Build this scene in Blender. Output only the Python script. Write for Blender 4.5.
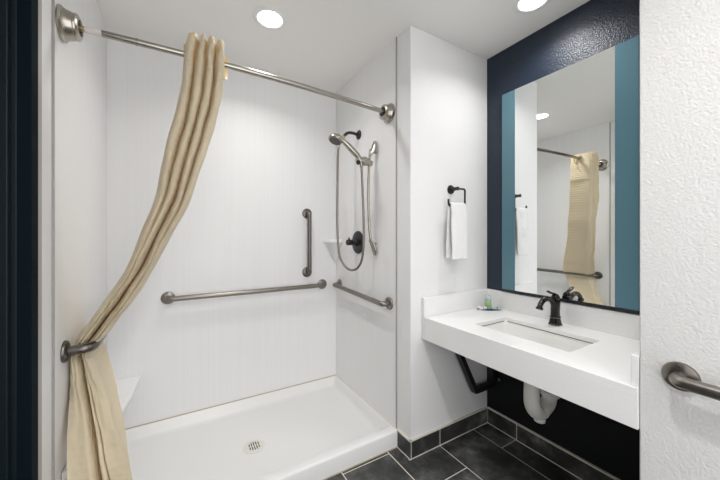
import bpy, bmesh, math, random
from mathutils import Vector, Matrix, noise
random.seed(7)
for o in list(bpy.data.objects): bpy.data.objects.remove(o)
SC = bpy.context.scene
COL = SC.collection
PI = math.pi

# ------------------------------------------------------------------ camera
FPX, CAMZ, YAW = 304.0, 1.25, 30.63
cd = bpy.data.cameras.new('camera'); cam = bpy.data.objects.new('camera', cd); COL.objects.link(cam)
cd.sensor_width = 36; cd.lens = FPX/720*36; cd.clip_start = 0.02
cd.shift_y = -4/720
cam.location = (0, 0, CAMZ); cam.rotation_euler = (PI/2, 0, -math.radians(YAW))
SC.camera = cam
# ------------------------------------------------------------------ light
SC.view_settings.view_transform = 'Standard'; SC.view_settings.look = 'None'
SC.view_settings.gamma = 1; SC.view_settings.exposure = 0.28
SC.view_settings.use_curve_mapping = False
W = bpy.data.worlds.new('world'); SC.world = W; W.use_nodes = True
W.node_tree.nodes['Background'].inputs[0].default_value = (.985, .985, 1, 1)
W.node_tree.nodes['Background'].inputs[1].default_value = 2.0
LAMP_W = {'shower': 3.5, 'vanity': 2.9, 'entry': 7.2, 'rear_fill': 3.0}
EMIT = 14.0

# ------------------------------------------------------------------ dimensions
H = 2.44
XL, XR, YB = -.365, 1.113, 2.27          # shower
YS = 1.328                               # towel wall plane
XM = 1.782                               # vanity wall plane
XN, YN = 1.205, .364                     # near wall corner
YREAR = -1.05
CT, CBOT = .786, .660                     # counter
XC = 1.197

def ray(px):
    l = (px-360)/FPX
    s, c = math.sin(math.radians(YAW)), math.cos(math.radians(YAW))
    return l, s+c*l, c-s*l
def x_at(px, Y):
    l, dx, dy = ray(px); return Y/dy*dx
def z_at(px, py, Y):
    l, dx, dy = ray(px); return CAMZ+(236-py)*(Y/dy)/FPX

# ------------------------------------------------------------------ materials
def mat(name, col, rough=.5, metal=0, **k):
    m = bpy.data.materials.new(name); m.use_nodes = True
    nt = m.node_tree; b = nt.nodes['Principled BSDF']
    b.inputs['Base Color'].default_value = (*col, 1); b.inputs['Roughness'].default_value = rough
    b.inputs['Metallic'].default_value = metal
    for kk, v in k.items(): b.inputs[kk.replace('_', ' ')].default_value = v
    return m
def nodes(m): return m.node_tree, m.node_tree.nodes['Principled BSDF']
def coords(nt, scale=(1, 1, 1), kind='Object'):
    tc = nt.nodes.new('ShaderNodeTexCoord'); mp = nt.nodes.new('ShaderNodeMapping')
    mp.inputs['Scale'].default_value = scale
    nt.links.new(tc.outputs[kind], mp.inputs[0]); return mp.outputs[0]
def noise_tex(nt, vec, scale, detail=3, rough=.5):
    n = nt.nodes.new('ShaderNodeTexNoise'); n.inputs['Scale'].default_value = scale
    n.inputs['Detail'].default_value = detail; n.inputs['Roughness'].default_value = rough
    nt.links.new(vec, n.inputs['Vector']); return n.outputs['Fac']
def bump(m, height, strength, dist=.002):
    nt, b = nodes(m); bp = nt.nodes.new('ShaderNodeBump')
    bp.inputs['Strength'].default_value = strength; bp.inputs['Distance'].default_value = dist
    nt.links.new(height, bp.inputs['Height']); nt.links.new(bp.outputs[0], b.inputs['Normal'])
def ramp(nt, fac, stops):
    r = nt.nodes.new('ShaderNodeValToRGB'); e = r.color_ramp.elements
    while len(e) < len(stops): e.new(.5)
    for i, (p, c) in enumerate(stops): e[i].position = p; e[i].color = (*c, 1)
    nt.links.new(fac, r.inputs[0]); return r.outputs[0]

def painted(name, col, rough, scale=170, strength=.35, dist=.0015, spec=.5):
    m = mat(name, col, rough); nt, b = nodes(m)
    b.inputs['Specular IOR Level'].default_value = spec
    v = coords(nt); bump(m, noise_tex(nt, v, scale, 2), strength, dist); return m
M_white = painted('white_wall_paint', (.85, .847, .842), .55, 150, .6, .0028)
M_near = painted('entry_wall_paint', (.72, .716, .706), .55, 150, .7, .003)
M_ceil = painted('ceiling_paint', (.90, .888, .862), .7, 90, .2)
M_navy = painted('navy_orange_peel_paint', (.010, .020, .040), .38, 130, .8, .0035)
M_frame = painted('navy_frame_paint', (.005, .010, .015), .75, 60, .05, .001, .06)
M_lowshade = painted('shaded_navy_paint', (.006, .0065, .008), .6, 85, .3, .002, .3)  # navy wall paint darkened to paint in the shade under the counter
M_navymetal = painted('navy_metal_paint', (.005, .011, .016), .45, 60, .05, .0015, .25)

# shower surround: fine vertical ribs
M_panel = mat('ribbed_white_panel', (.85, .85, .84), .5); nt, b = nodes(M_panel)
v = coords(nt, (60, 60, .6)); f = noise_tex(nt, v, 1.0, 6, .7)
nt.links.new(ramp(nt, f, [(.3, (.835, .832, .83)), (.5, (.855, .853, .852)), (.7, (.87, .868, .868))]), b.inputs['Base Color'])
v2 = coords(nt, (130, 130, .5)); bump(M_panel, noise_tex(nt, v2, 1.0, 3), .12, .0015)

M_pan = mat('white_acrylic', (.84, .84, .83), .28)
M_plastic = mat('white_plastic', (.80, .79, .76), .4)
M_wrap = mat('white_pipe_wrap', (.72, .70, .66), .5)
M_quartz = mat('white_quartz', (.84, .84, .83), .3); nt, b = nodes(M_quartz)
v = coords(nt); f = noise_tex(nt, v, 260, 2)
nt.links.new(ramp(nt, f, [(.35, (.835, .832, .825)), (.55, (.865, .865, .86))]), b.inputs['Base Color'])
M_ceramic = mat('white_ceramic', (.82, .82, .80), .12)
M_caulk = mat('caulk', (.74, .70, .62), .6)
M_grime = mat('aged_caulk', (.50, .44, .30), .6)
def brushed(name, col, rough):
    m = mat(name, col, rough, 1.0); nt, b = nodes(m)
    v = coords(nt, (40, 40, 40)); bump(m, noise_tex(nt, v, 12, 4), .08, .0006); return m
M_nickel = brushed('brushed_nickel', (.43, .405, .36), .27)
M_steel = brushed('brushed_steel', (.27, .25, .225), .32)
M_dsteel = brushed('dark_brushed_steel', (.17, .157, .143), .34)
M_brass = brushed('worn_brass', (.62, .52, .30), .35)
M_black = mat('matte_black', (.012, .012, .014), .35)
M_bronze = mat('dark_bronze', (.030, .027, .026), .16, .7)
M_bracket = mat('black_powder_coat', (.010, .010, .011), .5)
M_sleeve = mat('clear_pink_sleeve', (.72, .66, .64), .3)
M_drain = mat('drain_white', (.78, .77, .72), .35)
M_hole = mat('dark_hole', (.03, .03, .028), .8)
M_mirror = mat('mirror_silver', (.90, .92, .91), .0, 1.0)
M_teal = mat('frosted_teal_glass', (.095, .205, .26), .25)
M_side = mat('mirror_edge', (.01, .012, .016), .4)
M_lens = bpy.data.materials.new('lamp_lens'); M_lens.use_nodes = True
nt = M_lens.node_tree; nt.nodes.clear()
e = nt.nodes.new('ShaderNodeEmission'); e.inputs[0].default_value = (1, .97, .92, 1); e.inputs[1].default_value = EMIT
o_ = nt.nodes.new('ShaderNodeOutputMaterial'); nt.links.new(e.outputs[0], o_.inputs[0])
M_gap = mat('grey_seam', (.36, .35, .34), .6)
M_trimring = mat('lamp_trim', (.85, .85, .84), .4)
# slate tile + grout
M_tile = mat('dark_slate_tile', (.03, .03, .03), .42); nt, b = nodes(M_tile)
v = coords(nt, (1, 1, 1), 'Object'); f = noise_tex(nt, v, 5.5, 9, .68)
nt.links.new(ramp(nt, f, [(.32, (.016, .017, .016)), (.48, (.042, .043, .041)), (.58, (.10, .10, .094)), (.70, (.24, .24, .22))]), b.inputs['Base Color'])
bump(M_tile, noise_tex(nt, v, 28, 7, .7), .35, .003)
M_grout = mat('light_grout', (.78, .75, .68), .8)
# curtain: cream satin with a fine woven grid
M_curt = mat('cream_satin', (.97, .88, .66), .38); nt, b = nodes(M_curt)
b.inputs['Sheen Weight'].default_value = .3
uv = coords(nt, (1, 1, 1), 'UV')
w1 = nt.nodes.new('ShaderNodeTexWave'); w1.bands_direction = 'X'; w1.inputs['Scale'].default_value = 18; w1.inputs['Distortion'].default_value = .6
w2 = nt.nodes.new('ShaderNodeTexWave'); w2.bands_direction = 'Y'; w2.inputs['Scale'].default_value = 16; w2.inputs['Distortion'].default_value = 1.5
nt.links.new(uv, w1.inputs[0]); nt.links.new(uv, w2.inputs[0])
mx = nt.nodes.new('ShaderNodeMath'); mx.operation = 'ADD'; nt.links.new(w1.outputs['Fac'], mx.inputs[0]); nt.links.new(w2.outputs['Fac'], mx.inputs[1])
nz = noise_tex(nt, coords(nt), 30, 4)
mx2 = nt.nodes.new('ShaderNodeMath'); mx2.operation = 'MULTIPLY_ADD'; nt.links.new(nz, mx2.inputs[0]); mx2.inputs[1].default_value = 2.0; nt.links.new(mx.outputs[0], mx2.inputs[2])
bump(M_curt, mx2.outputs[0], .55, .0035)
tr = nt.nodes.new('ShaderNodeBsdfTranslucent'); tr.inputs[0].default_value = (1, .80, .42, 1)
ms = nt.nodes.new('ShaderNodeMixShader'); ms.inputs[0].default_value = .30
out = nt.nodes['Material Output']
nt.links.new(b.outputs[0], ms.inputs[1]); nt.links.new(tr.outputs[0], ms.inputs[2]); nt.links.new(ms.outputs[0], out.inputs[0])
M_towel = mat('white_terry', (.93, .925, .915), .9); nt, b = nodes(M_towel)
b.inputs['Sheen Weight'].default_value = .4; bump(M_towel, noise_tex(nt, coords(nt), 420, 3), .9, .003)
M_bottle = mat('pale_mint_plastic', (.50, .68, .58), .25); M_bottle.node_tree.nodes['Principled BSDF'].inputs['Transmission Weight'].default_value = .3
M_blabel = mat('green_label', (.30, .46, .20), .5)
M_capm = mat('pale_blue_cap', (.55, .66, .70), .35)
M_traym = mat('dark_blue_glass', (.05, .07, .13), .2)
M_littop = mat('top_lit_acrylic', (.92, .92, .91), .3)  # white acrylic brightened to paint overhead light onto ledge and shelf tops
M_soapw = mat('white_wrapper', (.78, .76, .80), .35)
M_soapg = mat('pale_green_wrapper', (.46, .58, .52), .4)
M_bluep = mat('blue_stripe', (.06, .11, .30), .4)

# ------------------------------------------------------------------ mesh helpers
def NB(): return bmesh.new()
def box(bm, x0, x1, y0, y1, z0, z1):
    vs = [bm.verts.new((x, y, z)) for z in (z0, z1) for x, y in ((x0, y0), (x1, y0), (x1, y1), (x0, y1))]
    for f in ((3, 2, 1, 0), (4, 5, 6, 7), (0, 1, 5, 4), (1, 2, 6, 5), (2, 3, 7, 6), (3, 0, 4, 7)):
        bm.faces.new([vs[i] for i in f])
    return bm
def smooth_path(pts, n=8):
    P = [Vector(p) for p in pts]; out = []
    for i in range(len(P)-1):
        p0 = P[max(i-1, 0)]; p1 = P[i]; p2 = P[i+1]; p3 = P[min(i+2, len(P)-1)]
        for k in range(n):
            t = k/n
            out.append(.5*((2*p1)+(p2-p0)*t+(2*p0-5*p1+4*p2-p3)*t*t+(3*p1-p0-3*p2+p3)*t**3))
    out.append(P[-1]); return out
def fillet(pts, r, n=7):
    P = [Vector(p) for p in pts]; out = [P[0]]
    for i in range(1, len(P)-1):
        a = (P[i-1]-P[i]); c = (P[i+1]-P[i]); ra = min(r, a.length*.49, c.length*.49)
        A = P[i]+a.normalized()*ra; C = P[i]+c.normalized()*ra
        for k in range(n+1):
            t = k/n; out.append(A*(1-t)**2+P[i]*2*t*(1-t)+C*t*t)
    out.append(P[-1]); return out
def tube(bm, pts, r, seg=16, ry=None, up=None):
    """r: number or function of 0..1; ry flattens the section"""
    pts = [Vector(p) for p in pts]; n = len(pts); rings = []
    d0 = (pts[1]-pts[0]).normalized()
    ref = Vector(up) if up else (Vector((0, 0, 1)) if abs(d0.z) < .9 else Vector((1, 0, 0)))
    s = d0.cross(ref).normalized()
    L = [0]
    for i in range(1, n): L.append(L[-1]+(pts[i]-pts[i-1]).length)
    for i, p in enumerate(pts):
        d = (pts[min(i+1, n-1)]-pts[max(i-1, 0)]).normalized()
        s = (s-d*s.dot(d)).normalized(); u = d.cross(s)
        t = L[i]/L[-1]; rr = r(t) if callable(r) else r; r2 = (ry(t) if callable(ry) else ry) if ry else rr
        rings.append([bm.verts.new(p+s*math.cos(a)*rr+u*math.sin(a)*r2) for a in [2*PI*k/seg for k in range(seg)]])
    for i in range(n-1):
        for k in range(seg):
            bm.faces.new((rings[i][k], rings[i][(k+1) % seg], rings[i+1][(k+1) % seg], rings[i+1][k]))
    bm.faces.new(rings[0][::-1]); bm.faces.new(rings[-1]); return bm
def lathe(bm, prof, org, axis, seg=32):
    """prof: (radius, distance along axis)"""
    ax = Vector(axis).normalized(); ref = Vector((0, 0, 1)) if abs(ax.z) < .9 else Vector((1, 0, 0))
    s = ax.cross(ref).normalized(); u = ax.cross(s); o = Vector(org); rings = []
    for r, h in prof:
        if r < 1e-6: rings.append([bm.verts.new(o+ax*h)])
        else: rings.append([bm.verts.new(o+ax*h+(s*math.cos(a)+u*math.sin(a))*r) for a in [2*PI*k/seg for k in range(seg)]])
    for A, B in zip(rings, rings[1:]):
        for k in range(seg):
            a, a2 = A[k % len(A)], A[(k+1) % len(A)]; b_, b2 = B[k % len(B)], B[(k+1) % len(B)]
            f = [a, a2, b2, b_]; g = []
            for q in f:
                if q not in g: g.append(q)
            if len(g) > 2: bm.faces.new(g)
    if len(rings[0]) > 1: bm.faces.new(rings[0][::-1])
    if len(rings[-1]) > 1: bm.faces.new(rings[-1])
    return bm
def prism(bm, poly, z0, z1, poly_low=None):
    lo = [bm.verts.new((x, y, z0)) for x, y in (poly_low or poly)]; hi = [bm.verts.new((x, y, z1)) for x, y in poly]
    n = len(poly)
    for i in range(n): bm.faces.new((lo[i], lo[(i+1) % n], hi[(i+1) % n], hi[i]))
    bm.faces.new(lo[::-1]); bm.faces.new(hi); return bm
ROOT = {}
def obj(name, bm, m, parent=None, bevel=0, smooth=True, seg=2, angle=35, bw=None):
    bmesh.ops.recalc_face_normals(bm, faces=bm.faces)
    if parent is not None: bmesh.ops.translate(bm, verts=bm.verts, vec=-ROOT[parent.name])
    else:
        xs = [v.co for v in bm.verts]
        c = Vector(((min(v.x for v in xs)+max(v.x for v in xs))/2, (min(v.y for v in xs)+max(v.y for v in xs))/2, min(v.z for v in xs)))
        bmesh.ops.translate(bm, verts=bm.verts, vec=-c)
    me = bpy.data.meshes.new(name); 
    if smooth:
        for f in bm.faces: f.smooth = True
    bm.to_mesh(me); bm.free(); me.materials.append(m)
    o = bpy.data.objects.new(name, me); COL.objects.link(o)
    if parent is not None: o.parent = parent; ROOT[o.name] = ROOT[parent.name]
    else: o.location = c; ROOT[o.name] = c
    if bevel:
        bv = o.modifiers.new('bevel', 'BEVEL'); bv.width = bevel; bv.segments = seg; bv.limit_method = 'ANGLE'; bv.angle_limit = math.radians(angle)
    if smooth:
        try: me.set_sharp_from_angle(angle=math.radians(angle))
        except Exception: pass
    return o
def thing(name, label, cat, loc, group=None):
    o = bpy.data.objects.new(name, None); COL.objects.link(o); o.location = loc; o.empty_display_size = .05
    ROOT[o.name] = Vector(loc); tag(o, label, cat, group); return o
def tag(o, label, cat, group=None):
    o['label'] = label; o['category'] = cat
    if group: o['group'] = group
    return o
def struct(name, bm, m, parent=None, **k):
    o = obj(name, bm, m, parent, **k); o['kind'] = 'structure'; return o

# ================================================================== SETTING
T = .12
# floor tiles: real tiles on a grout bed
g = NB(); box(g, -1.0, 1.95, YREAR-.1, YB+.1, -.08, -.0010)
struct('floor', g, M_grout, smooth=False)
tl = NB()
xs = [.735+.299*i for i in range(-5, 6)]; GR = .0030
for i, x0 in enumerate(xs):
    x1 = x0+.299
    ph = 1.118 if (i % 2) == 0 else 1.418      # x0=1.034 column -> joint at 1.118
    y = ph-.6*5
    while y < 1.5:
        a0, a1 = max(x0+GR, -.40), min(x1-GR, XM+.01); b0, b1 = max(y+GR, YREAR), min(y+.6-GR, YS+.12)
        if a1-a0 > .01 and b1-b0 > .01: box(tl, a0, a1, b0, b1, -.0026, 0)
        y += .6
struct('floor_tiles', tl, M_tile, smooth=False)
c = NB(); box(c, -1.0, 1.95, YREAR-.1, YB+.15, H, H+.1); struct('ceiling', c, M_ceil, smooth=False)
w = NB(); box(w, XL-T, XM+T, YB+.004, YB+T, 0, H); struct('wall_back', w, M_white, smooth=False)
w = NB(); box(w, XR+.004, XM+T, YS, YB+.004, 0, H); struct('wall_towel', w, M_white, bevel=.004)
w = NB(); box(w, XM, XM+T, YN, YS, .78, H); struct('wall_vanity', w, M_navy, smooth=False)
w = NB(); box(w, XM, XM+T, YN, YS, 0, .78); struct('wall_vanity_lower', w, M_lowshade, smooth=False)
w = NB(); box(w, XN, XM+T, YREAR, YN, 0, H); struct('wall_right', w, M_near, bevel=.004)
Yd = 1.293
w = NB(); box(w, XL-T, XL-.004, Yd, YB+.004, 0, H); struct('wall_left', w, M_white, bevel=.003)
w = NB(); box(w, XL-T, XL-.004, YREAR, .24, 0, H); struct('wall_left_rear', w, M_white, smooth=False)
w = NB(); box(w, XL-T-.02, XL-T+.001, .24, Yd, 0, H); struct('wall_door_recess', w, M_navymetal, smooth=False)
# surround panels
p = NB(); box(p, XL-.004, XL, 1.405, YB, .097, H); struct('wall_shower_left', p, M_panel, bevel=.0015)
p = NB(); box(p, XL, XR, YB, YB+.004, .097, H); struct('wall_shower_back', p, M_panel, smooth=False)
p = NB(); box(p, XR, XR+.004, 1.457, YB, .097, H); struct('wall_shower_right', p, M_panel, bevel=.0015)
# thin grey strip along the panel edges
p = NB(); box(p, XR-.002, XR+.004, 1.450, 1.4575, .099, H); struct('trim_1', p, M_gap, bevel=.001)
p = NB(); box(p, XL-.004, XL+.002, 1.398, 1.4055, .097, H); struct('trim_2', p, M_gap, bevel=.001)
# caulk lines around the pan
p = NB(); tube(p, [(XL+.002, YB-.002, .099), (XR-.002, YB-.002, .099)], .0035, 8); struct('trim_3', p, M_grime)
p = NB(); tube(p, [(XR-.002, YB-.002, .099), (XR-.002, 1.45, .099)], .0032, 8); struct('trim_4', p, M_caulk)
p = NB(); tube(p, [(XR, 1.4345, .002), (XL, 1.4345, .002)], .003, 8); struct('trim_5', p, M_grime)

# door 1: navy steel frame with rabbet and leaf in the left wall
dj = struct('door_1', box(NB(), -.435, -.408, .24, 1.166, .01, H), M_navymetal, bevel=.003)
fr = NB()
box(fr, -.405, XL-.018, 1.1915, 1.220, 0, H)        # rabbet jamb
box(fr, -.425, -.3935, 1.170, 1.200, 0, H)          # stop
struct('door_frame', fr, M_navymetal, dj, bevel=.0028, seg=3)
struct('door_frame_face', box(NB(), XL-.02, -.355, 1.192, 1.240, 0, H), M_frame, dj, bevel=.002)
struct('door_frame_seal', box(NB(), XL-.01, XL+.003, 1.2405, 1.290, 0, H), mat('grey_sealant', (.42, .41, .39), .5), dj)

# tile baseboards
def baseboard(name, segs, axis, fixed, out, zt=.098):
    m = NB(); t = .011
    for a, b_ in segs:
        lo, hi = min(fixed, fixed+out*t), max(fixed, fixed+out*t)
        if axis == 'x': box(m, a+.003, b_-.003, lo, hi, .004, zt)
        else: box(m, lo, hi, a+.003, b_-.003, .004, zt)
    o = struct(name, m, M_tile, smooth=False)
    g_ = NB(); A_, B_ = segs[0][0], segs[-1][1]; lo, hi = min(fixed, fixed+out*.0135), max(fixed, fixed+out*.0135)
    (box(g_, A_-(.0135 if out < 0 and name == 'baseboard_towel' else 0), B_, lo, hi, 0, .0045) if axis == 'x' else box(g_, lo, hi, A_, B_, 0, .0045)); struct('baseboard_joint', g_, M_grout, o, smooth=False)
    return o
def strip(name, x0, x1, y0, y1, z0, z1, m, parent): return struct(name, box(NB(), x0, x1, y0, y1, z0, z1), m, parent, smooth=False)
b1 = baseboard('baseboard_towel', [(XR+.0, 1.335), (1.335, XM-.012)], 'x', YS, -1)
strip('baseboard_cap', XR-.008, XM-.011, YS-.012, YS, .097, .1045, M_caulk, b1)
strip('baseboard_grout', XR, XM-.011, YS-.0095, YS-.0005, .001, .098, M_grout, b1)
b2 = baseboard('baseboard_vanity', [(YN+.002, .51), (.51, 1.112), (1.112, YS-.013)], 'y', XM, -1)
strip('baseboard_cap', XM-.0125, XM, YN, YS-.012, .097, .105, M_caulk, b2)
strip('baseboard_grout', XM-.0095, XM-.0005, YN, YS-.012, .001, .098, M_grout, b2)
b3 = baseboard('baseboard_stub', [(YS-.011, 1.436)], 'y', XR+.004, -1)
strip('baseboard_cap', XR-.0085, XR+.004, YS-.0125, 1.436, .097, .1045, M_caulk, b3)
b4 = baseboard('baseboard_near', [(-.69, -.09), (-.09, YN)], 'y', XN, -1)
strip('baseboard_cap', XN-.012, XN, -.69, YN, .097, .1045, M_caulk, b4)

# ================================================================== CEILING LIGHTS
def downlight(x, y, watt, label, r=.066):
    t = thing('recessed_ceiling_light', label, 'ceiling light', (x, y, H-.012), 'recessed ceiling lights')
    m = NB(); lathe(m, [(r+.027, .0), (r+.0275, -.002), (r+.018, -.007), (r+.001, -.008), (r, -.0065), (r-.004, -.004), (r-.004, .0)], (x, y, H), (0, 0, 1), 48)
    obj('trim_ring', m, M_trimring, t)
    m = NB(); lathe(m, [(0, -.0045), (r*.6, -.0045), (r-.0035, -.0032), (r-.0035, -.001), (0, -.001)], (x, y, H), (0, 0, 1), 40)
    obj('lamp_lens', m, M_lens, t)
    ld = bpy.data.lights.new('ceiling_lamp', 'AREA'); ld.shape = 'DISK'; ld.size = r*1.9; ld.energy = watt; ld.color = (1, .985, .97); ld.spread = math.radians(140)
    lo = bpy.data.objects.new('lamp_light', ld); COL.objects.link(lo); lo.parent = t; lo.location = (0, 0, -.004)
downlight(.423, 1.68, LAMP_W['shower'], 'round recessed ceiling light above the shower, left of the two in view')
downlight(1.53, .875, LAMP_W['vanity'], 'round recessed ceiling light in front of the mirror wall, cut by top edge')
downlight(.42, .12, LAMP_W['entry'], 'round recessed ceiling light above the entry, outside the picture')
downlight(.42, -.85, LAMP_W['rear_fill'], 'unseen ceiling fill light added behind the camera, outside the picture')  # unseen fill lamp added behind the camera to even out the light

# ================================================================== SHOWER PAN
pan = thing('shower_pan', 'white low-threshold shower pan with front curb on the shower floor', 'shower pan', (.374, 1.85, 0))
def loop(bm, x0, x1, y0, y1, z, r=0, n=6):
    pts = []
    if r == 0: pts = [(x0, y0), (x1, y0), (x1, y1), (x0, y1)]
    for (cx, cy, a0) in (() if r == 0 else ((x0+r, y0+r, PI), (x1-r, y0+r, 1.5*PI), (x1-r, y1-r, 0), (x0+r, y1-r, .5*PI))):
        for k in range(n+1):
            a = a0+.5*PI*k/n; pts.append((cx+r*math.cos(a), cy+r*math.sin(a)))
    return [bm.verts.new((x, y, z)) for x, y in pts]
m = NB(); n = 6
Y0 = 1.437
L = []
def L_(x0, x1, y0, y1, z, r): L.append(loop(m, x0, x1, y0, y1, z, r))
e_ = .001
L_(XL, XR, Y0, YB, .0, .001); L_(XL, XR, Y0, YB, .088, .001)
L_(XL+e_, XR-e_, Y0+.004, YB, .095, .002); L_(XL+e_, XR-e_, Y0+.012, YB-e_, .0975, .003)
L_(XL+.006, XR-.006, Y0+.055, YB-.006, .097, .006); L_(XL+.010, XR-.010, Y0+.064, YB-.010, .092, .010)
L_(XL+.026, XR-.026, Y0+.084, YB-.030, .044, .020); L_(XL+.034, XR-.034, Y0+.092, YB-.040, .034, .024)
L_(XL+.062, XR-.062, Y0+.125, YB-.072, .030, .030); L_(.30, .45, 1.78, 1.92, .022, .069)
for A, B in zip(L, L[1:]):
    for k in range(len(A)): m.faces.new((A[k], A[(k+1) % len(A)], B[(k+1) % len(B)], B[k]))
m.faces.new(L[-1]); m.faces.new(L[0][::-1])
obj('basin', m, M_pan, pan, angle=60)
dx, dy = .372, 1.838
m = NB(); lathe(m, [(.060, .0215), (.061, .0245), (.057, .0265), (.050, .0275), (.0, .0275)], (dx, dy, 0), (0, 0, 1), 40)
dc = obj('drain_cover', m, M_drain, pan)
m = NB()
for i in range(-2, 3):
    hl = math.sqrt(max(.036**2-(i*.0125)**2, .0001))
    box(m, dx+i*.0125-.0028, dx+i*.0125+.0028, dy-hl, dy-.0025, .0274, .0279)
    box(m, dx+i*.0125-.0028, dx+i*.0125+.0028, dy+.0025, dy+hl, .0274, .0279)
obj('drain_slots', m, M_hole, dc, smooth=False)

# shower seat along left wall (curved front edge)
edge = smooth_path([(-.209, YB, 0), (-.222, 2.05, 0), (-.252, 1.82, 0), (-.295, 1.63, 0), (-.345, 1.478, 0)], 6)
poly = [(XL+.001, YB-.001)]+[(XL+.001, 1.472)]+[(p.x, min(p.y, YB-.001)) for p in edge[::-1]]
low = [(XL+.001, YB-.001)]+[(XL+.001, 1.56)]+[(XL+.001+(p.x-XL)*.55, min(YB-.001, YB-(YB-p.y)*.86)) for p in edge[::-1]]
m = NB(); prism(m, poly, .375, .405)
n_ = len(poly)
seat = thing('corner_ledge', 'white curved corner ledge low on the left shower wall behind the curtain', 'shelf', (XL, 1.9, .28))
obj('ledge_top', m, M_littop, seat, bevel=.005, seg=3)
m = NB(); prism(m, [((XL+.001)+(x-XL-.001)*.93, YB-.001-(YB-.001-y)*.975) for x, y in poly], .29, .376, low)
obj('ledge_support', m, M_pan, seat, bevel=.004)
# corner soap shelf
sh = thing('soap_shelf', 'small white triangular soap shelf in the back right shower corner', 'shelf', (XR, YB, 1.03))
cx, cy = XR-.0005, YB-.0005
arc = [(cx-.112*math.cos(a)**.8, cy-.112*math.sin(a)**.8) for a in [PI/2*k/10 for k in range(1, 10)]]
poly = [(cx, cy), (cx-.118, cy)]+arc+[(cx, cy-.118)]
obj('shelf_top', prism(NB(), poly, 1.196, 1.222), M_littop, sh, bevel=.004, seg=3)
sc = lambda k: [(cx+(x-cx)*k, cy+(y-cy)*k) for x, y in poly]
obj('shelf_support', prism(NB(), sc(.86), 1.03, 1.197, sc(.12)), M_pan, sh, bevel=.003)

# ================================================================== GRAB BARS
def grab_bar(label, A, B, nrm, off=.055, r=.0165, m_=None, cat='grab bar', bend=.045):
    A, B, N = Vector(A), Vector(B), Vector(nrm)
    t = thing('grab_bar', label, cat, A, 'grab bars')
    m_ = m_ or M_steel
    m = NB(); tube(m, fillet([A+N*.003, A+N*off, B+N*off, B+N*.003], bend, 9), r, 20); obj('bar', m, m_, t, angle=60)
    for P in (A, B):
        m = NB(); lathe(m, [(.039, .0005), (.0395, .004), (.037, .009), (.030, .0125), (.020, .0145), (.0, .0145)], P, N, 36)
        fl = obj('mounting_flange', m, m_, t)
        up = Vector((0, 0, 1)) if abs((B-A).normalized().z) < .5 else (B-A).normalized()
        sd = N.cross(up)
        for k in range(3):
            a = PI/2+2*PI*k/3; m = NB(); lathe(m, [(.0035, .010), (.0033, .0135), (0, .014)], P+(sd*math.cos(a)+up*math.sin(a))*.0295, N, 10)
            obj('screw', m, m_, fl)
    return t
grab_bar('long horizontal brushed steel grab bar across the back shower wall', (-.065, YB, .859), (.987, YB, .862), (0, -1, 0))
grab_bar('short vertical brushed steel grab bar on the back shower wall', (.859, YB, 1.427), (.859, YB, .967), (0, -1, 0), m_=M_dsteel)
grab_bar('brushed steel grab bar on the right shower wall below the shower valve', (XR, 2.197, .862), (XR, 1.522, .835), (-1, 0, 0))
grab_bar('dark brushed steel grab bar on the left shower wall holding the curtain back', (XL, 1.505, .828), (XL, 2.226, .842), (1, 0, 0), off=.080, bend=.06, m_=M_dsteel)
grab_bar('brushed grab bar on the textured near right wall, cut by right edge', (XN, .274, .858), (XN, -.60, .857), (-1, 0, 0), off=.052, r=.0165, m_=M_steel)

# ================================================================== CURTAIN ROD
RZ = 2.005
def rodY(X):
    t = (X-XL)/(XR-XL); return 1.472+.05*t - .035*4*t*(1-t)
rod = thing('shower_curtain_rod', 'brushed nickel bowed shower curtain rod spanning the shower opening', 'curtain rod', (XL, rodY(XL), RZ))
m = NB(); tube(m, [(XL+.115+(XR-.03-XL-.115)*k/24, rodY(XL+.115+(XR-.03-XL-.115)*k/24), RZ) for k in range(25)], .0125, 20); obj('rod_tube', m, M_nickel, rod, angle=60)
m = NB(); tube(m, [(.20+(XR-.03-.20)*k/12, rodY(.20+(XR-.03-.20)*k/12), RZ) for k in range(13)], .0135, 20); obj('outer_tube', m, M_nickel, rod, angle=60)
m = NB(); tube(m, [(XL+.045, rodY(XL+.045), RZ), (XL+.070, rodY(XL+.07), RZ)], .0105, 16); obj('end_stub', m, M_brass, rod)
m = NB(); lathe(m, [(.0115, 0), (.0125, .004), (.0125, .044), (.0105, .049)], (XL+.066, rodY(XL+.066), RZ), (1, -.05, 0), 20); obj('sleeve', m, M_sleeve, rod)
m = NB(); lathe(m, [(.0145, 0), (.0145, .006)], (-.148, rodY(-.148), RZ), (1, -.06, 0), 20); obj('collar', m, M_nickel, rod)
def cup(x, ax):
    prof = [(.058, .0005), (.060, .003), (.0595, .008), (.055, .012), (.0525, .0135), (.0525, .016), (.0500, .019), (.0475, .030), (.0440, .040), (.0455, .043), (.0445, .048), (.039, .052), (.033, .054), (.027, .054), (.026, .046), (.0, .046)]
    m = NB(); lathe(m, prof, (x, rodY(x), RZ), (ax, -.04, 0), 40); o = obj('end_flange', m, M_nickel, rod)
    m = NB(); lathe(m, [(.0265, .0462), (.0265, .048), (0, .048)], (x, rodY(x), RZ), (ax, -.04, 0), 24); obj('socket', m, M_hole, o)
cup(XL, 1); cup(XR, -1)

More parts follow.
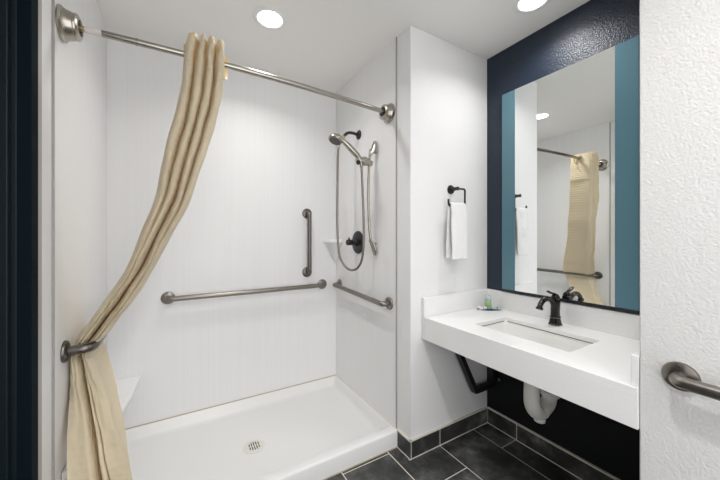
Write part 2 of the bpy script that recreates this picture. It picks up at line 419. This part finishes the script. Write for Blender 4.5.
# ================================================================== CURTAIN
# rows: (photo y, left px, right px, front Y, back Y) -> world rows
rows = [(39.0, 190, 223, 1.345, 1.53), (53, 186, 223, 1.34, 1.535), (75, 183, 222, 1.345, 1.54), (100, 179, 219, 1.35, 1.55), (130, 171, 212, 1.36, 1.565),
        (160, 163, 203, 1.375, 1.585), (200, 154, 190, 1.40, 1.62), (240, 136, 170, 1.43, 1.66), (270, 123, 154, 1.455, 1.70), (300, 101.5, 136, 1.485, 1.75),
        (320, 87, 120, 1.50, 1.785), (336, 74, 109, 1.512, 1.80), (352, 64.5, 101, 1.53, 1.80), (366, 64.5, 104, 1.51, 1.78), (400, 65, 114, 1.47, 1.70),
        (440, 65.5, 123, 1.405, 1.58), (480, 66.5, 130, 1.345, 1.46), (520, 67, 137, 1.33, 1.435), (570, 70, 150, 1.325, 1.43), (600, 70, 154, 1.325, 1.43)]
world = []
for (py, pl, pr, yf, yb) in rows:
    z = z_at((pl+pr)/2, py, yf+.03)
    wt = .40 if py < 260 else (.15 if py < 345 else .75)
    xl = x_at(pl, yf); xr = x_at(pr, yb*wt+yf*(1-wt))
    world.append([z, xl, xr, yf, yb])
# clamp between wall and bar
for r_ in world:
    r_[1] = max(r_[1], XL+.006)
    if r_[2]-r_[1] < .035: r_[2] = r_[1]+.035
def row_at(s):
    i = min(int(s), len(world)-2); t = s-i
    def cr(k):
        p = [world[max(i-1, 0)][k], world[i][k], world[i+1][k], world[min(i+2, len(world)-1)][k]]
        return .5*((2*p[1])+(p[2]-p[0])*t+(2*p[0]-5*p[1]+4*p[2]-p[3])*t*t+(3*p[1]-p[0]-3*p[2]+p[3])*t**3)
    return [cr(k) for k in range(5)]
NV, NU, NF = 190, 200, 4
m = NB(); uvl = m.loops.layers.uv.new('UVMap'); grid = []
for j in range(NV+1):
    s = j/NV*(len(world)-1); z, xl, xr, yf, yb = row_at(s); R_ = []
    low_ = min(1, max(0, (s-12.3)/2.5))
    for i in range(NU+1):
        u = i/NU
        su = .10; eu = .80
        v_ = (u-su)/(eu-su)                     # across the front of the bunch
        ph = (min(1, max(0, v_))+.006*math.sin(7*v_+.5*s))*NF
        fr = abs(ph-round(ph)); k_ = round(ph)       # 0 in the valley between two pleats
        fade = min(1, max(0, (s-4.5)/3.0)); fade = fade*fade*(3-2*fade)
        val = math.exp(-(fr/.15)**2) if 0 < k_ < NF else 0
        dep = (.20+.16*fade) if k_ == 2 else .20*(1-fade)+.05*fade
        rid = (abs(fr-.5)*2)**2.0
        c_ = .02+val*dep+rid*.12*(1-fade)+.22*fade*abs(2*((ph/2) % 1)-1)**2.2
        v1 = .44+.012*(s-12); v2 = .60+.02*(s-13)
        c2 = .05+.80*math.exp(-((v_-v1)/.05)**2)+.10*(1-math.exp(-((v_-v1)/.18)**2))+.35*math.exp(-((v_-v2)/.016)**2)*min(1, max(0, (s-13.3)/1.0))
        cc = c_*(1-low_)+c2*low_
        nz_ = noise.noise(Vector((u*5, s*.9, 1.3)))*.04+noise.noise(Vector((u*11, s*5.5, 4.1)))*.028
        if v_ < 0: cc = cc+(1-cc)*(-v_*(eu-su)/su)**1.3; nz_ *= .6
        if v_ > 1: cc = cc+(1-cc)*((v_-1)*(eu-su)/(1-eu))**1.1
        y = yf+(yb-yf)*max(0, min(1, cc+nz_))
        x = xl+(xr-xl)*min(1, max(0, v_))
        if v_ > .97: x -= .012*math.sin(PI*min(1, (v_-.97)/.4))*(1 if s > 3 else .3)
        x += .004*noise.noise(Vector((u*5, s*1.2, 9)))*(0 if 10 < s < 13.5 else 1)
        if s > 10.5: x = max(x, XL+.004)
        zz = z
        R_.append(m.verts.new((x, y, zz)))
    grid.append(R_)
for j in range(NV):
    for i in range(NU):
        f = m.faces.new((grid[j][i], grid[j][i+1], grid[j+1][i+1], grid[j+1][i]))
        for lp, (a, b_) in zip(f.loops, ((i, j), (i+1, j), (i+1, j+1), (i, j+1))): lp[uvl].uv = (a/NU*1.8, b_/NV*2.0)
cur = thing('shower_curtain', 'cream yellow pleated shower curtain swept aside behind the left grab bar', 'shower curtain', (-.28, 1.40, .02))
co = obj('cloth', m, M_curt, cur, angle=180)
so = co.modifiers.new('solid', 'SOLIDIFY'); so.thickness = .0022; so.offset = 0
for k in range(6):
    x = .035+.022*k
    m = NB(); tube(m, [(x+.012*math.sin(a*.5), rodY(x)+.027*math.cos(a), RZ-.008+.027*math.sin(a)) for a in [2*PI*q/24 for q in range(24)]], .0028, 8)
    obj('curtain_ring', m, M_plastic, cur)
# tabs peeking out at either side of the bunch
for x, y0 in ((x_at(187, 1.46), 1.46), (x_at(225, 1.47), 1.47)):
    m = NB(); A = []
    for q in range(13):
        a = -1.0+q/12*3.1
        A.append((m.verts.new((x-.012, y0+.034*math.cos(a)-.01, RZ-.014+.050*math.sin(a))), m.verts.new((x+.015, y0+.040*math.cos(a)-.01, RZ-.018+.042*math.sin(a)))))
    for p_, q_ in zip(A, A[1:]): m.faces.new((p_[0], p_[1], q_[1], q_[0]))
    o = obj('curtain_tab', m, M_curt, cur, angle=180); sm_ = o.modifiers.new('solid', 'SOLIDIFY'); sm_.thickness = .002

# ================================================================== SHOWER FITTINGS
arm = thing('shower_outlet', 'black shower outlet pipe curving out of the right shower wall', 'shower arm', (XR, 1.895, 1.98))
obj('wall_flange', lathe(NB(), [(.034, .0005), (.034, .003), (.031, .007), (.022, .012), (.013, .014), (0, .014)], (XR, 1.895, 1.98), (-1, 0, 0), 32), M_black, arm)
obj('arm_pipe', tube(NB(), smooth_path([(XR-.01, 1.895, 1.98), (1.06, 1.895, 1.985), (1.02, 1.893, 1.978), (.992, 1.890, 1.955), (.984, 1.89, 1.945)], 6), .0105, 16), M_black, arm, angle=60)
obj('pipe_nipple', lathe(NB(), [(.013, 0), (.014, .004), (.014, .016), (.012, .018), (.013, .022), (.013, .034), (.009, .038)], (.986, 1.89, 1.948), (-.45, 0, -.9), 18), M_brass, arm)
# slide bar
SX = 1.058; SY = 1.672
sb = thing('shower_slide_bar', 'brushed nickel curved slide bar with leaf-shaped mounts on right shower wall', 'slide bar', (XR, SY, 1.15))
obj('bar', tube(NB(), smooth_path([(SX+.012, SY, 1.815), (SX+.002, SY, 1.73), (SX-.004, SY, 1.60), (SX-.004, SY, 1.45), (SX+.002, SY, 1.32), (SX+.014, SY, 1.22), (SX+.026, SY, 1.175)], 6), .0085, 16), M_nickel, sb, angle=60)
def leaf(z0, z1, lean):
    pts = smooth_path([(XR-.012+0*lean, SY-.004, z0), (XR-.018, SY-.006, z0+(z1-z0)*.25), (XR-.026, SY-.006, z0+(z1-z0)*.6), (XR-.048, SY-.002, z1)], 6)
    m = NB(); tube(m, pts, lambda t: .005+.020*math.sin(PI*min(1, .12+.76*t))**.8, 18, ry=lambda t: .004+.010*math.sin(PI*min(1, .12+.76*t)), up=(1, 0, 0)); return m
obj('upper_mount', leaf(1.868, 1.775, 1), M_nickel, sb, angle=60)
obj('lower_mount', leaf(1.125, 1.225, 1), M_nickel, sb, angle=60)
m = NB(); tube(m, [(SX+.02, SY, 1.722), (SX, SY, 1.726), (1.02, SY, 1.732), (.985, SY, 1.737), (.965, SY, 1.740)], lambda t: [.020, .029, .031, .029, .018][min(4, int(t*4.99))], 20)
sl = obj('slider_holder', m, M_nickel, sb, bevel=.003, angle=60)
obj('slider_knob', lathe(NB(), [(.009, 0), (.014, .004), (.014, .018), (.010, .022), (0, .022)], (SX-.075, SY-.006, 1.722), (-.8, -.2, -.5), 20), M_black, sl)
obj('wall_post', tube(NB(), [(XR, SY, 1.80), (SX+.01, SY, 1.80)], .008, 14), M_nickel, sb)
obj('wall_post', tube(NB(), [(XR, SY, 1.20), (SX+.02, SY, 1.195)], .008, 14), M_nickel, sb)
# hand shower
hs = thing('hand_shower', 'brushed nickel hand shower resting in the slide bar holder', 'hand shower', (1.0, SY, 1.70))
hp = smooth_path([(.996, SY-.004, 1.712), (.975, SY-.004, 1.752), (.93, SY-.004, 1.79), (.885, SY-.004, 1.825), (.852, SY-.004, 1.845), (.828, SY-.004, 1.85)], 6)
obj('handle', tube(NB(), hp, lambda t: .0125+.0075*math.sin(PI*min(1, t*1.15)) if t < .87 else .016+.08*(t-.87), 20), M_nickel, hs, angle=60)
HC = Vector((.818, SY-.004, 1.845)); HA = Vector((-.42, -.12, -.90)).normalized()
obj('head', lathe(NB(), [(0, -.018), (.020, -.017), (.036, -.008), (.043, .004), (.044, .014), (.042, .019), (.039, .021), (0, .021)], HC, HA, 40), M_nickel, hs)
m = NB(); lathe(m, [(.037, .0205), (.036, .023), (.0, .0245)], HC, HA, 32); fp = obj('spray_face', m, M_dsteel, hs)
m = NB(); sdv = HA.cross(Vector((0, 1, 0))).normalized(); upv = HA.cross(sdv)
for rr, nn in ((.010, 6), (.019, 11), (.028, 16)):
    for k in range(nn):
        a = 2*PI*k/nn; lathe(m, [(.0018, .023), (.0014, .0262), (0, .0262)], HC+(sdv*math.cos(a)+upv*math.sin(a))*rr, HA, 6)
obj('nozzles', m, M_black, fp)
hz_ = thing('shower_hose', 'long looping metal shower hose hanging from the shower arm', 'hose', (.93, 1.87, 1.02))
m = NB(); tube(m, smooth_path([(.967, 1.89, 1.912), (.945, 1.882, 1.88), (.934, 1.876, 1.80), (.928, 1.87, 1.60), (.926, 1.868, 1.35), (.928, 1.86, 1.20), (.935, 1.84, 1.10), (.968, 1.80, 1.032),
    (1.005, 1.76, 1.027), (1.028, 1.725, 1.075), (1.033, 1.70, 1.18), (1.028, 1.69, 1.35), (1.016, 1.684, 1.55), (1.003, 1.672, 1.66), (.998, 1.668, 1.710)], 10), .0076, 12)
obj('hose_tube', m, M_steel, hz_, angle=60)
obj('hose_nut', lathe(NB(), [(.010, 0), (.011, .003), (.011, .02), (.008, .024)], (.997, 1.668, 1.712), (0, 0, -1), 16), M_nickel, hz_)
# valve
vy, vz = 1.904, 1.204
va = thing('shower_valve', 'round black shower valve plate with knob handle on right shower wall', 'shower valve', (XR, vy, vz-.08))
obj('escutcheon', lathe(NB(), [(.082, .0005), (.083, .003), (.080, .008), (.060, .012), (.034, .014), (0, .014)], (XR, vy, vz), (-1, 0, 0), 48), M_black, va)
obj('valve_stem', lathe(NB(), [(.027, .012), (.026, .034), (.020, .040), (.018, .052), (0, .052)], (XR, vy, vz), (-1, 0, 0), 28), M_black, va)
obj('knob', lathe(NB(), [(.0, .050), (.019, .050), (.021, .054), (.0205, .088), (.018, .093), (0, .093)], (XR, vy, vz), (-1, 0, 0), 28), M_black, va)
obj('lever_tip', tube(NB(), [(XR-.075, vy, vz+.015), (XR-.078, vy-.002, vz+.034)], .006, 12), M_black, va)

# ================================================================== TOWEL RING + TOWEL
tr_ = thing('towel_ring', 'black open square towel ring on the white wall left of mirror', 'towel ring', (1.434, YS, 1.535))
obj('wall_flange', lathe(NB(), [(.028, .0005), (.028, .005), (.025, .010), (.012, .013), (.010, .050), (.012, .060), (0, .062)], (1.434, YS, 1.535), (0, -1, 0), 32), M_black, tr_)
YT = 1.272
obj('ring_bar', tube(NB(), fillet([(1.434, YT, 1.535), (1.498, YT, 1.535), (1.498, YT, 1.432), (1.357, YT, 1.432), (1.357, YT, 1.468)], .012, 5), .0058, 14), M_black, tr_, angle=60)
m = NB(); ft = []
NX, zt = 26, 1.440
def towel_pts(x, k):
    out = []
    n1 = 34
    for j in range(n1+1):        # front flap from bottom up
        z = 1.112+(zt-1.112)*j/n1; out.append((YT-.011-.0015*math.sin(3*z*8+x*40)*(1-j/n1)-.010*(1-j/n1), z))
    for a in range(1, 8): out.append((YT-.011*math.cos(a/8*PI), zt+.006*math.sin(a/8*PI)))
    for j in range(n1+1):
        z = zt-(zt-1.118)*j/n1; out.append((YT+.011+.008*j/n1, z))
    return out
for i in range(NX+1):
    x = 1.366+.128*i/NX
    col = []
    for q, (y, z) in enumerate(towel_pts(x, i)):
        yy = y+.004*noise.noise(Vector((x*30, z*9, q//40)))+.001*math.sin(x*120)*(1 if q < 38 else -1)
        pinch = (z-1.112)/.33
        xx = x+(-.012 if q > 42 else .0)*(1-pinch)+.006*noise.noise(Vector((z*12, q//40, 3)))
        col.append(m.verts.new((xx, yy, z)))
    ft.append(col)
for A, B in zip(ft, ft[1:]):
    for k in range(len(A)-1): m.faces.new((A[k], A[k+1], B[k+1], B[k]))
tw = obj('hand_towel', m, M_towel, angle=180); so = tw.modifiers.new('solid', 'SOLIDIFY'); so.thickness = .009; so.offset = 0
so = tw.modifiers.new('sub', 'SUBSURF'); so.levels = 1; so.render_levels = 1
tag(tw, 'small folded white hand towel hanging from the black towel ring', 'towel')

# ================================================================== VANITY
YR = YN
van = thing('vanity_counter', 'white quartz vanity counter with deep front apron and backsplash', 'vanity counter', (1.49, .85, CBOT))
ox0, ox1, oy0, oy1 = 1.338, 1.604, .617, 1.074
m = NB()
# slab with opening: 4 strips sharing vertices -> build as grid
def slab(bm, X, Y, z0, z1):
    g0 = {}
    for i, x in enumerate(X):
        for j, y in enumerate(Y):
            g0[i, j] = (bm.verts.new((x, y, z0)), bm.verts.new((x, y, z1)))
    cells = [(i, j) for i in range(3) for j in range(3) if (i, j) != (1, 1)]
    for i, j in cells:
        a, b_, c_, d_ = g0[i, j], g0[i+1, j], g0[i+1, j+1], g0[i, j+1]
        bm.faces.new((a[1], b_[1], c_[1], d_[1])); bm.faces.new((d_[0], c_[0], b_[0], a[0]))
    def side(p, q): bm.faces.new((g0[p][0], g0[q][0], g0[q][1], g0[p][1]))
    for k in range(3):
        side((k, 0), (k+1, 0)); side((k+1, 3), (k, 3)); side((0, k+1), (0, k)); side((3, k), (3, k+1))
    side((1, 2), (2, 2)); side((2, 1), (1, 1)); side((1, 1), (1, 2)); side((2, 2), (2, 1))
slab(m, [XC, ox0, ox1, XM-.001], [YR+.001, oy0, oy1, YS-.001], CT-.02, CT)
obj('countertop', m, M_quartz, van, bevel=.0010, seg=2, angle=60)
obj('apron', box(NB(), XC, XC+.02, YR+.001, YS-.001, CBOT, CT-.0195), M_quartz, van, bevel=.0006)
obj('backsplash', box(NB(), XM-.021, XM-.001, YR+.001, YS-.001, CT, .897), M_quartz, van, bevel=.002)
obj('side_splash', box(NB(), XC+.002, XM-.021, YS-.021, YS-.001, CT, .897), M_quartz, van, bevel=.002)
obj('side_splash', box(NB(), XC+.010, XM-.021, YR+.001, YR+.021, CT, .882), M_quartz, van, bevel=.002)
obj('subtop', box(NB(), XC+.022, ox0-.02, YR+.002, YS-.002, CT-.045, CT-.0205), mat('plywood', (.35, .26, .16), .8), van)
# sink
sk = thing('undermount_sink', 'white rectangular undermount sink set in the counter', 'sink', (1.468, .845, CT-.16))
m = NB(); L = []
def SL(d, z, r): L.append(loop(m, ox0-.012+d, ox1+.012-d, oy0-.012+d, oy1+.012-d, z, r))
SL(-.02, CT-.021, .02); SL(0, CT-.021, .025); SL(.004, CT-.025, .03); SL(.010, CT-.06, .035); SL(.018, CT-.115, .04); SL(.035, CT-.133, .045); SL(.065, CT-.140, .04)
SL(.120, CT-.144, .015)
for A, B in zip(L, L[1:]):
    for k in range(len(A)): m.faces.new((A[k], A[(k+1) % len(A)], B[(k+1) % len(B)], B[k]))
m.faces.new(L[-1])
bo = obj('bowl', m, M_ceramic, sk, angle=60); so = bo.modifiers.new('solid', 'SOLIDIFY'); so.thickness = .008; so.offset = 1
obj('drain_fitting', lathe(NB(), [(.030, -.0055), (.030, .0), (.024, .003), (.020, .001), (.0, .001)], (1.468, .845, CT-.1435), (0, 0, 1), 28), M_nickel, sk)
m = NB()
for q0, q1 in (((ox0, oy0), (ox1, oy0)), ((ox1, oy0), (ox1, oy1)), ((ox1, oy1), (ox0, oy1)), ((ox0, oy1), (ox0, oy0))):
    box(m, min(q0[0], q1[0])-.006, max(q0[0], q1[0])+.006, min(q0[1], q1[1])-.006, max(q0[1], q1[1])+.006, CT-.0235, CT-.0203) if False else tube(m, [(q0[0], q0[1], CT-.0215), (q1[0], q1[1], CT-.0215)], .0016, 6)
obj('rim_line', m, mat('dark_brown_line', (.16, .13, .09), .7), sk)  # thin dark line around the opening under the slab
# faucet
FX, FY = 1.689, .848
fa = thing('bathroom_faucet', 'dark bronze single-handle faucet standing behind the sink', 'faucet', (FX, FY, CT))
def sq_loft(bm, secs):
    rings = []
    for cx_, cy_, z, hx, hy, tilt in secs:
        pts = []
        for a in range(24):
            an = 2*PI*a/24; c_, s_ = math.cos(an), math.sin(an)
            k = (abs(c_)**5+abs(s_)**5)**(-1/5)
            pts.append(bm.verts.new((cx_+hx*c_*k, cy_+hy*s_*k, z+tilt*c_*k)))
        rings.append(pts)
    for A, B in zip(rings, rings[1:]):
        for k in range(24): bm.faces.new((A[k], A[(k+1) % 24], B[(k+1) % 24], B[k]))
    bm.faces.new(rings[0][::-1]); bm.faces.new(rings[-1]); return bm
obj('base', sq_loft(NB(), [(FX, FY, CT, .027, .027, 0), (FX, FY, CT+.006, .027, .027, 0), (FX, FY, CT+.009, .0245, .0245, 0), (FX, FY, CT+.038, .0195, .0195, 0), (FX, FY, CT+.040, .0215, .0215, 0), (FX, FY, CT+.045, .0215, .0215, 0)]), M_bronze, fa, bevel=.001)
obj('body', sq_loft(NB(), [(FX, FY, CT+.045, .0185, .0185, 0), (FX, FY, CT+.075, .0175, .0175, 0), (FX+.001, FY, CT+.110, .0195, .0185, 0), (FX+.001, FY, CT+.130, .0225, .0195, 0), (FX+.002, FY, CT+.138, .021, .018, 0), (FX+.003, FY, CT+.142, .015, .014, 0)]), M_bronze, fa, bevel=.001)
sp = smooth_path([(FX+.002, FY, CT+.070), (FX-.012, FY, CT+.098), (FX-.032, FY, CT+.126), (FX-.068, FY, CT+.142), (FX-.108, FY, CT+.140), (FX-.136, FY, CT+.124), (FX-.146, FY, CT+.108)], 6)
obj('spout', tube(NB(), sp, lambda t: .0150-.003*t, 20, ry=lambda t: .0125-.001*t), M_bronze, fa, angle=60)
obj('aerator', lathe(NB(), [(.0155, 0), (.0165, .003), (.0160, .012), (.012, .013), (0, .012)], (FX-.1455, FY, CT+.109), (-.35, 0, -.94), 24), M_bronze, fa)
hd = obj('handle_cap', lathe(NB(), [(.019, 0), (.020, .003), (.017, .012), (.009, .020), (0, .022)], (FX+.002, FY, CT+.141), (0, 0, 1), 24), M_bronze, fa)
obj('lever', tube(NB(), smooth_path([(FX+.004, FY, CT+.156), (FX-.010, FY, CT+.163), (FX-.034, FY+.002, CT+.168), (FX-.054, FY+.003, CT+.175), (FX-.062, FY+.003, CT+.180)], 6), lambda t: .0075+.003*math.sin(PI*t)+(.002 if t > .7 else 0), 14, ry=lambda t: .006-.001*t), M_bronze, fa, angle=60)

for z_ in (.0385, .0035):
    q = .0222 if z_ > .01 else .0278
    obj('highlight_ring', sq_loft(NB(), [(FX, FY, CT+z_, q, q, 0), (FX, FY, CT+z_+.0022, q, q, 0)]), M_steel, fa)  # steel rings put in as painted highlights on the faucet base
# mirror
mz0, mz1, my0, my1, mx = .918, 2.14, .530, 1.195, XM-.032
mi = thing('vanity_mirror', 'tall frameless mirror with frosted teal side strips on the navy wall', 'mirror', (mx, (my0+my1)/2, mz0))
obj('mirror_body', box(NB(), mx+.005, XM-.001, my0+.012, my1-.012, mz0+.01, mz1-.012), M_side, mi, bevel=.002)
sw_ = .086
obj('mirror_glass', box(NB(), mx, mx+.005, my0+sw_, my1-sw_, mz0, mz1), M_mirror, mi, smooth=False)
obj('frosted_strip', box(NB(), mx, mx+.005, my0, my0+sw_-.0005, mz0, mz1), M_teal, mi, smooth=False)['label'] = 'frosted teal glass strip'
obj('frosted_strip', box(NB(), mx, mx+.005, my1-sw_+.0005, my1, mz0, mz1), M_teal, mi, smooth=False)['label'] = 'frosted teal glass strip'
obj('dark_gap_strip', box(NB(), mx-.002, XM-.001, my0, my1, mz0-.014, mz0-.0005), M_side, mi)
# near-black strip across the gap between mirror and backsplash
# toiletries on the counter
trx, try_ = 1.682, 1.236
tray = obj('toiletry_tray', lathe(NB(), [(0, 0), (.070, 0), (.076, .002), (.079, .0045), (.075, .0040), (.068, .002), (0, .002)], (0, 0, 0), (0, 0, 1), 40), M_traym)
tray.location = (trx, try_, CT+.0005); tray.scale = (1, .46, 1)
tray.rotation_euler = (0, 0, math.radians(-30.6)); tag(tray, 'small dark blue rimmed dish on the counter in the corner', 'dish')
bx_, by_ = trx+.004, try_+.012
bt = thing('toiletry_bottle', 'small pale green toiletry bottle standing on the dish by the backsplash', 'bottle', (bx_, by_, CT+.003))
obj('bottle_body', lathe(NB(), [(0, 0), (.018, 0), (.0195, .002), (.0190, .058), (.015, .064), (.0, .064)], (bx_, by_, CT+.003), (0, 0, 1), 24), M_bottle, bt)
obj('cap', lathe(NB(), [(.0165, .064), (.0170, .065), (.0165, .082), (0, .083)], (bx_, by_, CT+.003), (0, 0, 1), 24), M_capm, bt)
obj('paper_label', lathe(NB(), [(.0193, .014), (.0196, .0145), (.0194, .045), (.0191, .0455)], (bx_, by_, CT+.003), (0, 0, 1), 24), M_blabel, bt)
def packet(cx_, cy_, rz, l, w_, h, mt, band, label, name='wrapped_soap'):
    t = thing(name, label, 'soap', (cx_, cy_, CT+.003))
    m = NB(); sq_loft(m, [(0, 0, 0, l*.9, w_*.9, 0), (0, 0, h*.3, l, w_, 0), (0, 0, h*.7, l, w_, 0), (0, 0, h, l*.82, w_*.82, 0)])
    M4 = Matrix.Translation((cx_, cy_, CT+.0032)) @ Matrix.Rotation(rz, 4, 'Z'); bmesh.ops.transform(m, matrix=M4, verts=m.verts)
    obj('wrapper', m, mt, t, bevel=.001)
    m = NB(); sq_loft(m, [(0, 0, h*.28, l*.13, w_*1.02, 0), (0, 0, h*.72, l*.13, w_*1.02, 0), (0, 0, h+.0006, l*.13, w_*.83, 0)])
    bmesh.ops.transform(m, matrix=M4, verts=m.verts); obj('band', m, band, t)
packet(trx-.043, try_+.022, math.radians(-20), .026, .019, .017, M_soapw, M_bluep, 'white wrapped soap bar with blue band, left of the small bottle')
packet(trx+.036, try_-.026, math.radians(-42), .033, .018, .010, M_soapg, M_bluep, 'pale green wrapped soap bar lying right of the small bottle')

# support bracket under counter
br = thing('counter_bracket', 'black metal counter support bracket under the counter at the towel wall', 'bracket', (1.60, 1.285, .27))
yb0, yb1 = 1.262, 1.300
def bar_box(bm, A, B, th):
    A, B = Vector(A), Vector(B); d = (B-A).normalized(); nx = Vector((-d.z, 0, d.x))*th/2
    vs = []
    for P in (A, B):
        for s_, yy in ((-1, yb0), (1, yb0), (1, yb1), (-1, yb1)): vs.append(bm.verts.new((P.x+nx.x*s_, yy, P.z+nx.z*s_)))
    for f in ((3, 2, 1, 0), (4, 5, 6, 7), (0, 1, 5, 4), (1, 2, 6, 5), (2, 3, 7, 6), (3, 0, 4, 7)): bm.faces.new([vs[i] for i in f])
    return bm
KP = (1.605, 1, .268)
obj('sloped_arm', bar_box(NB(), (1.335, 1, CT-.025), KP, .030), M_bracket, br, bevel=.002)
obj('lower_arm', bar_box(NB(), (1.600, 1, .276), (XM-.004, 1, .276), .030), M_bracket, br, bevel=.002)
obj('wall_upright', box(NB(), XM-.028, XM-.001, yb0, yb1, .262, CT-.0505), M_bracket, br, bevel=.002)
obj('top_arm', box(NB(), 1.32, XM-.001, yb0, yb1, CT-.050, CT-.021), M_bracket, br, bevel=.002)
# small bolt on vanity wall
bl = obj('wall_bolt', lathe(NB(), [(.010, .0003), (.010, .003), (.007, .006), (0, .007)], (XM, 1.255, .295), (-1, 0, 0), 16), M_steel)
l_, dx_, dy_ = ray(499); tt = XM/dx_
bl.location = (XM-.0035, tt*dy_, CAMZ-(379.5-236)*tt/FPX-.01); tag(bl, 'small silver bolt head on the shaded wall under the counter', 'bolt')

# P-trap with white protective wrap
pt = thing('drain_trap', 'white wrapped drain trap hanging under the sink', 'drain pipe', (1.47, .82, .375))
px0, px1 = 1.425, 1.575
path = fillet([(px0, .82, CT-.155), (px0, .82, .42), (px1, .815, .42), (px1, .812, .53)], .055, 10)
path = smooth_path([(px0, .82, CT-.155), (px0, .82, .60), (px0+.000, .82, .500), (px0+.006, .82, .455), (px0+.030, .819, .420), (px0+.066, .818, .406), (px1-.026, .816, .424), (px1-.004, .815, .455), (px1, .814, .50), (px1, .813, .535)], 5)
obj('trap_bend', tube(NB(), path, lambda t: .030+.005*math.sin(PI*t)+(.0025 if .60 < t < .64 else 0), 24), M_wrap, pt, angle=60)
obj('cleanout_cap', lathe(NB(), [(.024, 0), (.026, .004), (.024, .018), (.016, .020), (0, .020)], (px0+.064, .818, .378), (-.05, 0, -1), 20), M_wrap, pt)
obj('slip_nut', lathe(NB(), [(.036, 0), (.043, .003), (.043, .026), (.036, .030)], (px1, .8135, .462), (0, 0, 1), 20), M_wrap, pt)
obj('slip_nut', lathe(NB(), [(.031, 0), (.037, .003), (.037, .022), (.031, .026)], (px0, .82, .585), (0, 0, 1), 20), M_wrap, pt)
obj('wall_outlet_pipe', tube(NB(), fillet([(px1, .813, .50), (px1, .813, .56), (XM-.004, .813, .565)], .05, 8), .026, 20), M_wrap, pt, angle=60)
obj('wall_collar', lathe(NB(), [(.048, .0005), (.047, .006), (.030, .012), (.028, .02)], (XM, .813, .565), (-1, 0, 0), 28), M_wrap, pt)
